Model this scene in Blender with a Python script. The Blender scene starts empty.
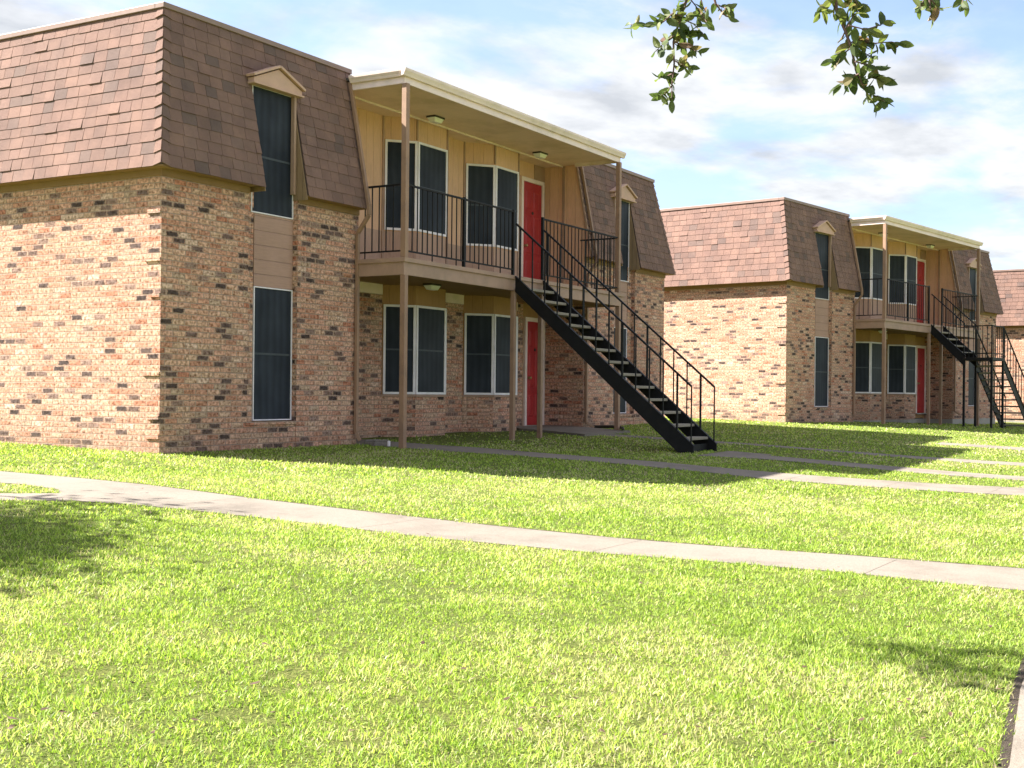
import bpy, math, random
import numpy as np
from mathutils import Vector, Matrix
R = math.radians
random.seed(7); rng = np.random.default_rng(11)
scn = bpy.context.scene
COL = scn.collection

# ------------------------------------------------------------------ view / light settings
scn.view_settings.view_transform = 'Standard'
scn.view_settings.look = 'None'
scn.view_settings.gamma = 1
scn.view_settings.exposure = 2.16
scn.view_settings.use_curve_mapping = False

SUN_K = (0.372, -1.09)                    # ground displacement of a shadow per metre of height
SUN_EL = math.atan(1 / math.hypot(*SUN_K))
SUN_FROM = Vector((-SUN_K[0], -SUN_K[1], 1)).normalized()

# ------------------------------------------------------------------ terrain
def gz(x, y):
    x = np.asarray(x, float); y = np.asarray(y, float)
    yl = np.interp(x, [-40, 15.5, 19.6, 36, 60], [0, 0, -1.5, -4.06, -7])
    q = yl - y
    base = np.interp(x, [-20, 4, 11.4, 15.3, 19.6, 24, 30, 35, 60], [0, 0, .09, .16, .13, .09, -.04, -.1, -.3])
    drop = np.interp(q, [0, .85, 4, 6.5, 8, 10, 16, 40], [0, .04, .15, .27, .33, .38, .45, .55])
    rise = np.clip(-q, 0, 6) * .02
    return base - drop + rise

# ------------------------------------------------------------------ properties
def tag(o, label=None, cat=None, group=None, kind=None):
    if label: o['label'] = label
    if cat: o['category'] = cat
    if group: o['group'] = group
    if kind: o['kind'] = kind
    return o

def empty(name, loc, rz=0):
    o = bpy.data.objects.new(name, None)
    o.location = loc; o.rotation_euler = (0, 0, rz)
    o.empty_display_size = .3
    COL.objects.link(o)
    return o

def kids(o):
    return [c for c in bpy.data.objects if c.parent == o]

def copy_tree(o, parent=None):
    c = o.copy(); COL.objects.link(c)
    c.parent = parent
    for ch in kids(o):
        copy_tree(ch, c)
    return c

# ------------------------------------------------------------------ mesh builder
class MB:
    def __init__(s): s.v = []; s.f = []; s.r = []
    def face(s, pts, rnd=0.0):
        i = len(s.v); s.v += [tuple(p) for p in pts]; s.f.append(tuple(range(i, i + len(pts)))); s.r.append(rnd)
    def solid(s, pts, faces, rnd=0.0):
        i = len(s.v); s.v += [tuple(p) for p in pts]
        for f in faces: s.f.append(tuple(i + k for k in f)); s.r.append(rnd)
    def box(s, x0, x1, y0, y1, z0, z1):
        if x0 > x1: x0, x1 = x1, x0
        if y0 > y1: y0, y1 = y1, y0
        if z0 > z1: z0, z1 = z1, z0
        s.solid([(x0,y0,z0),(x1,y0,z0),(x1,y1,z0),(x0,y1,z0),(x0,y0,z1),(x1,y0,z1),(x1,y1,z1),(x0,y1,z1)],
                [(0,3,2,1),(4,5,6,7),(0,1,5,4),(1,2,6,5),(2,3,7,6),(3,0,4,7)])
    def obox(s, o, t, n, u, a0, a1, b0, b1, c0, c1):
        o, t, n, u = Vector(o), Vector(t), Vector(n), Vector(u)
        P = [o + t*a + n*b + u*c for c in (c0, c1) for a, b in ((a0,b0),(a1,b0),(a1,b1),(a0,b1))]
        F = [(0,3,2,1),(4,5,6,7),(0,1,5,4),(1,2,6,5),(2,3,7,6),(3,0,4,7)]
        if t.cross(n).dot(u) < 0: F = [f[::-1] for f in F]
        s.solid(P, F)
    def prism(s, poly, z0, z1):
        a = sum(poly[i][0]*poly[(i+1)%len(poly)][1]-poly[(i+1)%len(poly)][0]*poly[i][1] for i in range(len(poly)))
        if a < 0: poly = poly[::-1]
        n = len(poly)
        s.solid([(x,y,z0) for x,y in poly]+[(x,y,z1) for x,y in poly],
                [tuple(range(n))[::-1], tuple(range(n,2*n))]+[(i,(i+1)%n,n+(i+1)%n,n+i) for i in range(n)])
    def extr_x(s, prof, x0, x1):          # profile of (y,z) extruded along x
        a = sum(prof[i][0]*prof[(i+1)%len(prof)][1]-prof[(i+1)%len(prof)][0]*prof[i][1] for i in range(len(prof)))
        if a < 0: prof = prof[::-1]
        n = len(prof)
        s.solid([(x0,y,z) for y,z in prof]+[(x1,y,z) for y,z in prof],
                [tuple(range(n))[::-1], tuple(range(n,2*n))]+[(i,(i+1)%n,n+(i+1)%n,n+i) for i in range(n)])
    def extr_y(s, prof, y0, y1):          # profile of (x,z) extruded along y
        a = sum(prof[i][0]*prof[(i+1)%len(prof)][1]-prof[(i+1)%len(prof)][0]*prof[i][1] for i in range(len(prof)))
        if a > 0: prof = prof[::-1]
        n = len(prof)
        s.solid([(x,y0,z) for x,z in prof]+[(x,y1,z) for x,z in prof],
                [tuple(range(n))[::-1], tuple(range(n,2*n))]+[(i,(i+1)%n,n+(i+1)%n,n+i) for i in range(n)])
    def tube(s, pts, rad, n=8, cap=True):
        pts = [Vector(p) for p in pts]; rs = rad if isinstance(rad, (list, tuple)) else [rad]*len(pts)
        rings = []
        for i, p in enumerate(pts):
            d = (pts[min(i+1, len(pts)-1)] - pts[max(i-1, 0)]).normalized()
            a = d.cross(Vector((0,0,1)) if abs(d.z) < .9 else Vector((1,0,0))).normalized(); b = d.cross(a)
            rings.append([p + (a*math.cos(2*math.pi*k/n) + b*math.sin(2*math.pi*k/n))*rs[i] for k in range(n)])
        V = [q for r in rings for q in r]; F = []
        for i in range(len(pts)-1):
            for k in range(n):
                F.append((i*n+k, (i+1)*n+k, (i+1)*n+(k+1)%n, i*n+(k+1)%n))
        if cap: F += [tuple(range(n)), tuple(range((len(pts)-1)*n, len(pts)*n))[::-1]]
        s.solid(V, F)
    def rod(s, a, b, w, d=None):          # square bar from a to b
        a, b = Vector(a), Vector(b); d = d or w
        t = (b-a).normalized(); L = (b-a).length
        up = Vector((0,0,1)) if abs(t.z) < .95 else Vector((0,1,0))
        n = t.cross(up).normalized(); u = n.cross(t)
        s.obox(a, t, n, u, 0, L, -w/2, w/2, -d/2, d/2)
    def build(s, name, mat, parent=None, off=(0,0,0), smooth=False, bevel=0):
        me = bpy.data.meshes.new(name)
        off = Vector(off)
        me.from_pydata([tuple(Vector(p)-off) for p in s.v], [], s.f)
        uv = me.uv_layers.new(name='UVMap')
        co = np.array(s.v); 
        for p in me.polygons:
            nn = p.normal
            if abs(nn.z) > .93: T = Vector((1,0,0)); B = Vector((0,1,0))
            else:
                T = Vector((-nn.y, nn.x, 0)).normalized(); B = nn.cross(T)
            for li, vi in zip(p.loop_indices, p.vertices):
                c = Vector(s.v[vi]); uv.data[li].uv = (c.dot(T), c.dot(B))
        if any(s.r):
            at = me.attributes.new('rnd', 'FLOAT', 'FACE'); at.data.foreach_set('value', s.r)
        if smooth:
            for p in me.polygons: p.use_smooth = True
        me.materials.append(mat)
        o = bpy.data.objects.new(name, me); COL.objects.link(o)
        if parent: o.parent = parent
        if bevel:
            m = o.modifiers.new('bevel', 'BEVEL'); m.width = bevel; m.segments = 2; m.limit_method = 'ANGLE'; m.harden_normals = False
        return o

# ------------------------------------------------------------------ materials
def newmat(name):
    m = bpy.data.materials.new(name); m.use_nodes = True
    nt = m.node_tree; b = nt.nodes['Principled BSDF']
    b.inputs['Specular IOR Level'].default_value = .35
    return m, nt, b
class N:
    def __init__(s, nt): s.nt = nt
    def n(s, t, **k):
        x = s.nt.nodes.new(t)
        for a, v in k.items(): setattr(x, a, v)
        return x
    def L(s, a, b): s.nt.links.new(a, b)
    def val(s, sock, v):
        if hasattr(v, 'links') or isinstance(v, bpy.types.NodeSocket): s.L(v, sock)
        else: sock.default_value = v
    def m(s, op, a, b=None, c=None):
        x = s.n('ShaderNodeMath', operation=op); s.val(x.inputs[0], a)
        if b is not None: s.val(x.inputs[1], b)
        if c is not None: s.val(x.inputs[2], c)
        return x.outputs[0]
    def noise(s, vec, scale, detail=3, rough=.55):
        x = s.n('ShaderNodeTexNoise'); s.L(vec, x.inputs['Vector'])
        x.inputs['Scale'].default_value = scale; x.inputs['Detail'].default_value = detail; x.inputs['Roughness'].default_value = rough
        return x.outputs['Fac']
    def ramp(s, fac, stops, interp='LINEAR'):
        x = s.n('ShaderNodeValToRGB'); x.color_ramp.interpolation = interp
        e = x.color_ramp.elements
        while len(e) > 1: e.remove(e[0])
        e[0].position = stops[0][0]; e[0].color = (*stops[0][1], 1)
        for p, c in stops[1:]:
            k = e.new(p); k.color = (*c, 1)
        s.L(fac, x.inputs[0]); return x.outputs[0]
    def mix(s, f, a, b, mode='MIX'):
        x = s.n('ShaderNodeMix', data_type='RGBA', blend_type=mode)
        s.val(x.inputs[0], f)
        for i, v in ((6, a), (7, b)):
            if isinstance(v, tuple): x.inputs[i].default_value = (*v[:3], 1)
            else: s.L(v, x.inputs[i])
        return x.outputs[2]
    def comb(s, x_, y_, z_=0.0):
        x = s.n('ShaderNodeCombineXYZ'); s.val(x.inputs[0], x_); s.val(x.inputs[1], y_); s.val(x.inputs[2], z_); return x.outputs[0]
    def uv(s):
        x = s.n('ShaderNodeUVMap', uv_map='UVMap'); sp = s.n('ShaderNodeSeparateXYZ'); s.L(x.outputs[0], sp.inputs[0])
        return x.outputs[0], sp.outputs[0], sp.outputs[1]
    def bump(s, h, dist, strength=1.0, prev=None):
        x = s.n('ShaderNodeBump'); x.inputs['Distance'].default_value = dist; x.inputs['Strength'].default_value = strength
        s.L(h, x.inputs['Height'])
        if prev is not None: s.L(prev, x.inputs['Normal'])
        return x.outputs[0]
def objcoord(n):
    t = n.n('ShaderNodeTexCoord'); return t.outputs['Object']

def simple(name, col, rough=.6, var=.12, scale=6, metal=0, spec=.35, bumpd=0, dirt=None):
    m, nt, b = newmat(name); n = N(nt)
    oc = objcoord(n); f = n.noise(oc, scale, 4)
    c = n.ramp(f, [(.25, tuple(x*(1-var) for x in col)), (.75, tuple(min(1, x*(1+var)) for x in col))])
    if dirt:
        g = n.noise(oc, scale*.35, 5, .7); gg = n.ramp(g, [(.48, (0,0,0)), (.7, (1,1,1))])
        c = n.mix(n.m('MULTIPLY', gg, .5), c, dirt)
    n.L(c, b.inputs['Base Color'])
    rr = n.m('MULTIPLY_ADD', n.noise(oc, scale*3, 2), .2, rough-.1); n.L(rr, b.inputs['Roughness'])
    b.inputs['Metallic'].default_value = metal; b.inputs['Specular IOR Level'].default_value = spec
    if bumpd: n.L(n.bump(n.noise(oc, scale*10, 4), bumpd), b.inputs['Normal'])
    return m

def brick_mat():
    m, nt, b = newmat('brick'); n = N(nt)
    uv, u, v = n.uv()
    # slightly wavy courses
    wob = n.noise(uv, 2.3, 2)
    v2 = n.m('ADD', v, n.m('MULTIPLY', n.m('SUBTRACT', wob, .5), .010))
    wf = n.noise(uv, 14, 2)
    v2 = n.m('ADD', v2, n.m('MULTIPLY', n.m('SUBTRACT', wf, .5), .006))
    H, Wd = .0735, .215
    row = n.m('FLOOR', n.m('DIVIDE', v2, H))
    jit = n.n('ShaderNodeTexWhiteNoise', noise_dimensions='1D'); n.L(row, jit.inputs['W'])
    us = n.m('ADD', n.m('DIVIDE', u, Wd), n.m('ADD', n.m('MULTIPLY', n.m('MODULO', row, 2.0), .5), n.m('MULTIPLY', jit.outputs[0], .16)))
    colm = n.m('FLOOR', us)
    fu = n.m('FRACT', us); fv = n.m('FRACT', n.m('DIVIDE', v2, H))
    eu = n.m('MULTIPLY', n.m('MINIMUM', fu, n.m('SUBTRACT', 1.0, fu)), Wd)
    ev = n.m('MULTIPLY', n.m('MINIMUM', fv, n.m('SUBTRACT', 1.0, fv)), H)
    e = n.m('MINIMUM', eu, ev)
    e = n.m('ADD', e, n.m('MULTIPLY', n.m('SUBTRACT', n.noise(uv, 60, 2), .5), .004))
    mr = n.n('ShaderNodeMapRange'); mr.interpolation_type = 'SMOOTHSTEP'
    n.L(e, mr.inputs[0]); mr.inputs[1].default_value = .0035; mr.inputs[2].default_value = .0075
    brickf = mr.outputs[0]
    oi = n.n('ShaderNodeObjectInfo'); sp = n.n('ShaderNodeSeparateXYZ'); n.L(oi.outputs['Location'], sp.inputs[0])
    seed = n.m('ROUND', n.m('MULTIPLY', sp.outputs[0], 3.0))
    wn = n.n('ShaderNodeTexWhiteNoise', noise_dimensions='3D'); n.L(n.comb(colm, row, seed), wn.inputs['Vector'])
    wn2 = n.n('ShaderNodeTexWhiteNoise', noise_dimensions='3D'); n.L(n.comb(row, colm, n.m('ADD', seed, 7.3)), wn2.inputs['Vector'])
    rnd = wn.outputs['Value']; rnd2 = wn2.outputs['Value']
    clus = n.noise(n.comb(n.m('MULTIPLY', colm, .17), n.m('MULTIPLY', row, .0735), seed), 1.9, 2, .5)
    pal = n.ramp(rnd, [(0, (.52,.37,.265)), (.17, (.48,.32,.225)), (.30, (.53,.345,.25)), (.44, (.43,.255,.175)),
                       (.56, (.51,.385,.275)), (.70, (.50,.34,.25)), (.80, (.49,.30,.21)), (.89, (.42,.215,.14)), (.93, (.41,.33,.24)), (.97, (.56,.45,.35))], 'CONSTANT')
    thr = n.m('MULTIPLY_ADD', n.m('SUBTRACT', clus, .5), .6, .16)
    dark = n.m('LESS_THAN', rnd2, thr)
    # flashed core: darkest in the middle of the face, ragged towards the arrises
    rag = n.noise(uv, 30, 4, .7)
    core = n.n('ShaderNodeMapRange'); core.interpolation_type = 'SMOOTHSTEP'
    n.L(n.m('ADD', n.m('MINIMUM', n.m('MULTIPLY', eu, .6), ev), n.m('MULTIPLY', n.m('SUBTRACT', rag, .5), .05)), core.inputs[0]); core.inputs[1].default_value = -.002; core.inputs[2].default_value = .017
    dcol = n.ramp(rnd, [(0, (.07,.058,.054)), (.22, (.15,.115,.10)), (.45, (.26,.20,.165)), (.62, (.11,.088,.08)), (.82, (.21,.16,.135))], 'CONSTANT')
    c = n.mix(n.m('MULTIPLY', dark, core.outputs[0]), pal, dcol)
    mott = n.noise(uv, 24, 4, .62)
    mo = n.ramp(mott, [(.34, (.36,.28,.20)), (.44, (.80,.75,.69)), (.52, (1.06,1.06,1.05)), (.66, (1.5,1.52,1.52))])
    c = n.mix(1.0, c, mo, 'MULTIPLY')
    big = n.noise(uv, .55, 4)
    c = n.mix(1.0, c, n.ramp(big, [(.3, (.92,.86,.82)), (.7, (1.10,1.06,1.07))]), 'MULTIPLY')
    mortar = n.mix(n.noise(uv, 20, 4), (.33,.25,.18), (.50,.41,.33))
    c = n.mix(brickf, mortar, c)
    # soil splash and damp stains low on the wall, weathering runs higher up
    sp2 = n.m('MULTIPLY', n.ramp(v, [(0, (1,1,1)), (.30, (.25,.25,.25)), (.55, (0,0,0))]), n.ramp(n.noise(uv, 3.5, 5, .7), [(.35, (0,0,0)), (.65, (1,1,1))]))
    c = n.mix(n.m('MULTIPLY', sp2, .55), c, (.16,.12,.085))
    stm = n.n('ShaderNodeMapping'); n.L(uv, stm.inputs[0]); stm.inputs['Scale'].default_value = (2.6, .35, 1)
    run = n.ramp(n.noise(stm.outputs[0], 1.6, 5, .65), [(.52, (0,0,0)), (.72, (1,1,1))])
    c = n.mix(n.m('MULTIPLY', run, .28), c, (.24,.18,.13))
    c = n.mix(1.0, c, (1.06,.965,.985), 'MULTIPLY')
    n.L(c, b.inputs['Base Color']); b.inputs['Roughness'].default_value = .9; b.inputs['Specular IOR Level'].default_value = .15
    pro = n.m('MULTIPLY', rnd2, .35)
    h = n.m('ADD', n.m('MULTIPLY', brickf, n.m('ADD', .65, pro)), n.m('MULTIPLY', mott, .45))
    n.L(n.bump(h, .012), b.inputs['Normal'])
    return m

def shingle_mat(name, base, k=1.0):
    m, nt, b = newmat(name); n = N(nt)
    a = n.n('ShaderNodeAttribute', attribute_name='rnd'); oc = objcoord(n)
    c = n.ramp(a.outputs['Fac'], [(0, (.160,.112,.102)), (.25, (.182,.126,.114)), (.5, (.20,.136,.120)), (.68, (.172,.118,.108)), (.82, (.205,.142,.128)), (.95, (.135,.104,.10))])
    sp = n.noise(oc, 260, 2, .8)
    c = n.mix(1.0, c, n.ramp(sp, [(.3, (.62,.60,.60)), (.7, (1.35,1.35,1.35))]), 'MULTIPLY')
    c = n.mix(1.0, c, n.ramp(n.noise(oc, 2.2, 5, .65), [(.3, (.80,.80,.82)), (.7, (1.16,1.13,1.1))]), 'MULTIPLY')
    c = n.mix(1.0, c, tuple(x*k for x in base), 'MULTIPLY')
    n.L(c, b.inputs['Base Color']); b.inputs['Roughness'].default_value = .93; b.inputs['Specular IOR Level'].default_value = .2
    n.L(n.bump(sp, .003), b.inputs['Normal'])
    return m

def siding_mat(name, col, vertical=True, pitch=.2):
    m, nt, b = newmat(name); n = N(nt)
    uv, u, v = n.uv(); w = u if vertical else v
    f = n.m('FRACT', n.m('DIVIDE', w, pitch)); e = n.m('MULTIPLY', n.m('MINIMUM', f, n.m('SUBTRACT', 1.0, f)), pitch)
    mr = n.n('ShaderNodeMapRange'); n.L(e, mr.inputs[0]); mr.inputs[1].default_value = .003; mr.inputs[2].default_value = .007
    st = n.n('ShaderNodeMapping'); n.L(uv, st.inputs[0]); st.inputs['Scale'].default_value = (9, .8, 1) if vertical else (.8, 9, 1)
    g = n.noise(st.outputs[0], 6, 5, .7)
    c = n.ramp(g, [(.3, tuple(x*.86 for x in col)), (.7, tuple(x*1.08 for x in col))])
    c = n.mix(1.0, c, n.ramp(n.noise(uv, 1.3, 4), [(.3, (.9,.89,.87)), (.7, (1.05,1.05,1.05))]), 'MULTIPLY')
    n.L(c, b.inputs['Base Color']); b.inputs['Roughness'].default_value = .75
    h = n.m('ADD', mr.outputs[0], n.m('MULTIPLY', g, .12))
    n.L(n.bump(h, .008), b.inputs['Normal'])
    return m

def concrete_mat(name, col, joint=0):
    m, nt, b = newmat(name); n = N(nt); oc = objcoord(n)
    c = n.ramp(n.noise(oc, 1.2, 6, .65), [(.30, tuple(x*.68 for x in col)), (.5, col), (.72, tuple(x*1.12 for x in col))])
    c = n.mix(1.0, c, n.ramp(n.noise(oc, 45, 4, .8), [(.3, (.82,.81,.79)), (.65, (1.06,1.06,1.06))]), 'MULTIPLY')
    st = n.ramp(n.noise(oc, .45, 4, .7), [(.5, (0,0,0)), (.72, (1,1,1))])
    c = n.mix(n.m('MULTIPLY', st, .35), c, (.20,.17,.14))
    n.L(c, b.inputs['Base Color']); b.inputs['Roughness'].default_value = .88; b.inputs['Specular IOR Level'].default_value = .2
    n.L(n.bump(n.noise(oc, 70, 4, .7), .004), b.inputs['Normal'])
    return m

M = {}
M['brick'] = brick_mat()
M['shingle'] = shingle_mat('shingle', (1.15,1.055,.96))
M['under'] = simple('shingle_underlay', (.07,.045,.04), .9)
M['tan_siding'] = siding_mat('tan_siding', (.74,.455,.30))
M['taupe_siding'] = siding_mat('taupe_siding', (.50,.32,.24))
M['lap_siding'] = siding_mat('lap_siding', (.44,.275,.215), False, .2)
M['porch_siding'] = siding_mat('porch_siding', (.44,.25,.115))
M['taupe'] = simple('taupe_paint', (.39,.25,.18), .55, .08, 5, dirt=(.22,.16,.11))
M['taupe_post'] = simple('brown_post_paint', (.33,.20,.13), .55, .1, 7, dirt=(.16,.11,.09))
M['cheek'] = siding_mat('dormer_siding', (.30,.20,.115), True, .1)
M['tan_trim'] = simple('tan_trim_paint', (.58,.37,.275), .6, .08, 5, dirt=(.33,.24,.16))
M['cream'] = simple('cream_paint', (.87,.70,.65), .5, .06, 4, dirt=(.5,.42,.3))
M['cream_soffit'] = simple('cream_soffit_paint', (.85,.65,.50), .6, .05, 3, dirt=(.5,.38,.22))
M['white'] = simple('white_frame_paint', (.86,.80,.84), .4, .04, 6, dirt=(.55,.54,.50))
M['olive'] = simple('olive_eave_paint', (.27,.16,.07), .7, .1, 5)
M['coping'] = simple('coping_metal_paint', (.27,.18,.15), .45, .1, 4, dirt=(.30,.22,.19))
M['gravel_roof'] = simple('roof_membrane', (.22,.20,.18), .95)
M['dark_edge'] = simple('dark_roof_edge', (.10,.085,.08), .8)
M['concrete'] = concrete_mat('concrete_walk', (.215,.185,.155))
M['concrete_old'] = concrete_mat('concrete_foundation', (.36,.335,.30))
M['tread'] = concrete_mat('precast_tread', (.32,.285,.235))
M['black'] = simple('black_steel_paint', (.009,.009,.010), .55, .25, 8, spec=.2, dirt=(.022,.018,.016))
M['bulb'] = simple('frosted_lens', (.85,.85,.83), .35, .05)
M['bronze'] = simple('dark_bronze', (.05,.042,.036), .4, .2)
M['knob'] = simple('brass_knob', (.5,.38,.18), .3, .1, metal=.9)
M['joint'] = simple('joint_filler', (.18,.155,.13), .9, .3, 30)
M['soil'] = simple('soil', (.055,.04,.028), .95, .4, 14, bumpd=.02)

def red_mat():
    m, nt, b = newmat('red_door_paint'); n = N(nt); oc = objcoord(n)
    c = n.ramp(n.noise(oc, 4, 4), [(.3, (.36,.026,.030)), (.7, (.46,.035,.038))])
    n.L(c, b.inputs['Base Color']); b.inputs['Roughness'].default_value = .42
    n.L(n.bump(n.noise(oc, 60, 3), .001), b.inputs['Normal']); return m
M['red'] = red_mat()

def screen_mat():
    m, nt, b = newmat('solar_screen'); n = N(nt); oc = objcoord(n)
    c = n.ramp(n.noise(oc, 1.6, 3, .5), [(.3, (.015,.019,.027)), (.7, (.032,.039,.052))])
    # curtains and muntins faintly visible through the woven mesh
    uv, u, v = n.uv()
    st = n.ramp(n.m('FRACT', n.m('MULTIPLY', n.m('ADD', u, n.m('MULTIPLY', n.noise(uv, 1.2, 2), .12)), 7.0)), [(0, (.85,.85,.85)), (.45, (1.2,1.2,1.2)), (1, (.85,.85,.85))])
    c = n.mix(1.0, c, st, 'MULTIPLY')
    n.L(c, b.inputs['Base Color']); b.inputs['Roughness'].default_value = .5; b.inputs['Specular IOR Level'].default_value = .13
    n.L(n.bump(n.noise(oc, 3.0, 2), .012, .5), b.inputs['Normal'])
    return m
M['screen'] = screen_mat()
M['screen_rail'] = simple('rail_behind_screen', (.045,.055,.065), .5)

def leafy(name, cols, trans=.35, attr=True, rough=.5):
    m, nt, b = newmat(name); n = N(nt)
    a = n.n('ShaderNodeAttribute', attribute_name='rnd')
    c = n.ramp(a.outputs['Fac'], cols)
    n.L(c, b.inputs['Base Color']); b.inputs['Roughness'].default_value = rough
    b.inputs['Specular IOR Level'].default_value = .35
    t = n.n('ShaderNodeBsdfTranslucent'); n.L(n.mix(1.0, c, (1.15,1.2,.75), 'MULTIPLY'), t.inputs[0])
    mx = n.n('ShaderNodeMixShader'); mx.inputs[0].default_value = trans
    n.L(b.outputs[0], mx.inputs[1]); n.L(t.outputs[0], mx.inputs[2])
    n.L(mx.outputs[0], nt.nodes['Material Output'].inputs[0]); return m
M['blade'] = leafy('grass_blades', [(0, (.085,.14,.02)), (.25, (.22,.34,.045)), (.5, (.39,.51,.09)), (.75, (.58,.64,.22)), (.88, (.58,.59,.30)), (.97, (.50,.41,.28))], .45)
M['leaf'] = leafy('tree_leaf', [(0, (.055,.085,.028)), (.5, (.115,.155,.05)), (.85, (.19,.21,.07)), (1, (.19,.10,.08))], .45)
M['bark'] = simple('bark', (.16,.125,.10), .95, .35, 12, bumpd=.03)
M['twig'] = simple('twig_bark', (.14,.085,.075), .8, .2, 30)
M['dead_leaf'] = simple('dead_leaf', (.085,.05,.03), .8, .4, 9)

def lawn_mat():
    m, nt, b = newmat('lawn_ground'); n = N(nt); oc = objcoord(n)
    f = n.noise(oc, 75, 6, .8)
    c = n.ramp(f, [(.36, (.035,.045,.016)), (.46, (.11,.14,.032)), (.56, (.23,.26,.07)), (.70, (.38,.37,.17))])
    p = n.ramp(n.noise(oc, .35, 4, .6), [(.35, (.86,.92,.85)), (.65, (1.12,1.06,1.05))])
    c = n.mix(1.0, c, p, 'MULTIPLY')
    n.L(c, b.inputs['Base Color']); b.inputs['Roughness'].default_value = .95; b.inputs['Specular IOR Level'].default_value = .1
    n.L(n.bump(f, .03), b.inputs['Normal']); return m
M['lawn'] = lawn_mat()

# ================================================================== BUILDING
W, HE, HR, O, I = 15.45, 3.565, 5.65, .187, .216
WG, RY, BY, DEP = 4.0, .93, .54, 8.6
SL = math.hypot(O+I, HR-HE)
OX0, OX1, OTOP = 1.58, 2.60, 4.98
MX0 = 1.70
def sy(z): return -O + (O+I)*(z-HE)/(HR-HE)
BAYS = [(5.89, 6.31, 7.22, 7.65), (8.41, 8.845, 9.70, 10.13)]

def window(root, name, p0, p1, z0, z1, nrm, fr=.045, mid=True, proud=.03, rail=.5, mulls=()):
    """white framed screen between plan points p0 and p1, face normal nrm"""
    p0 = Vector((*p0, 0)); p1 = Vector((*p1, 0)); t = (p1-p0); L = t.length; t.normalize(); n = Vector(nrm).normalized(); u = Vector((0,0,1))
    f = MB()
    f.obox(p0, t, n, u, 0, L, -.02, proud, z1-fr, z1); f.obox(p0, t, n, u, 0, L, -.02, proud, z0, z0+fr)
    f.obox(p0, t, n, u, 0, fr, -.02, proud, z0+fr, z1-fr); f.obox(p0, t, n, u, L-fr, L, -.02, proud, z0+fr, z1-fr)
    w = f.build(name, M['white'], root, bevel=.003)
    s = MB(); s.obox(p0, t, n, u, fr, L-fr, -.015, proud-.016, z0+fr, z1-fr)
    s.build('screen', M['screen'], w)
    if mid:
        zz = z0 + (z1-z0)*rail
        r = MB(); r.obox(p0, t, n, u, fr, L-fr, proud-.016, proud-.012, zz-.014, zz+.014)
        r.build('meeting_rail', M['screen_rail'], w)
    return w

def shingle_face(mb, org, T, U, Nn, lo, hi, L, holes=(), exp=.155):
    """courses of tabs; lo(s), hi(s) give the bounds along T at slope distance s"""
    org, T, U, Nn = Vector(org), Vector(T), Vector(U), Vector(Nn)
    nC = round(L/exp); ex = L/nC
    for k in range(nC):
        s0, s1 = k*ex, (k+1)*ex
        a, b = lo(s0), hi(s0); a1, b1 = lo(s1), hi(s1)
        segs = [(a, b)]
        for (h0, h1, sm) in holes:
            if s0 < sm-.03:
                ns = []
                for (p, q) in segs:
                    if q <= h0 or p >= h1: ns.append((p, q)); continue
                    if p < h0: ns.append((p, h0))
                    if q > h1: ns.append((h1, q))
                segs = ns
        rowb = random.uniform(-.012, .012)
        for (p, q) in segs:
            x = p + (.13 if p == a else random.uniform(.05, .2)); xe = q-.13 if q == b else q-.05
            cuts = [p]
            while x < xe-.04:
                cuts.append(x); x += random.choice((.20, .225, .235, .25)) + random.uniform(-.012, .012)
            if q == b: cuts.append(xe)
            cuts.append(q)
            for c0, c1 in zip(cuts, cuts[1:]):
                g = .003
                l0, r0 = c0+g, c1-g
                def ad(x, l):                      # follow the hip
                    if p == a and x == l0 and c0 == p: return x + (a1-a)*l
                    if q == b and x == r0 and c1 == q: return x + (b1-b)*l
                    return x
                th = .010 + random.uniform(0, .004) + (.008 if random.random() < .06 else 0)
                dz = rowb + random.uniform(-.005, .005)
                cap = (c0 == p and p == a) or (c1 == q and q == b)
                if cap: th += .007
                cl = .035 if (c0 == p and p == a) else 0; cr = .035 if (c1 == q and q == b) else 0
                sb = max(0, s0+dz-.006) if k else s0-.02
                tt = .004
                P = [org+T*ad(l0,0)+U*(sb+cl)+Nn*th, org+T*ad(r0,0)+U*(sb+cr)+Nn*th, org+T*ad(r0,1)+U*(s1+.02)+Nn*tt, org+T*ad(l0,1)+U*(s1+.02)+Nn*tt,
                     org+T*ad(l0,0)+U*(sb+cl), org+T*ad(r0,0)+U*(sb+cr), org+T*ad(r0,1)+U*(s1+.02), org+T*ad(l0,1)+U*(s1+.02)]
                r = random.random()
                mb.solid(P, [(0,1,2,3), (0,4,5,1), (0,3,7,4), (1,5,6,2)], max(.01, r))

def railing(root, name, a, b, z0, z1, pitch=.135, newels=(), feet=()):
    a3, b3 = Vector((*a, 0)), Vector((*b, 0)); L = (b3-a3).length; t = (b3-a3)/L
    m = MB()
    m.rod(a3+Vector((0,0,z1)), b3+Vector((0,0,z1)), .035, .028)
    o = m.build(name, M['black'], root, bevel=.002)
    m = MB(); m.rod(a3+Vector((0,0,z0)), b3+Vector((0,0,z0)), .03, .022); m.build('bottom_rail', M['black'], o)
    n = max(1, round(L/pitch))
    for k in range(1, n):
        p = a3 + t*(L*k/n)
        q = MB(); q.rod((p.x, p.y, z0-(.1 if k % 5 == 0 else 0)), (p.x, p.y, z1), .014)
        q.build('baluster', M['black'], o)
    for w in newels:
        q = MB(); q.rod((w[0], w[1], 2.78), (w[0], w[1], z1+.03), .045); q.build('newel_post', M['black'], o, bevel=.003)
    return o

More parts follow.
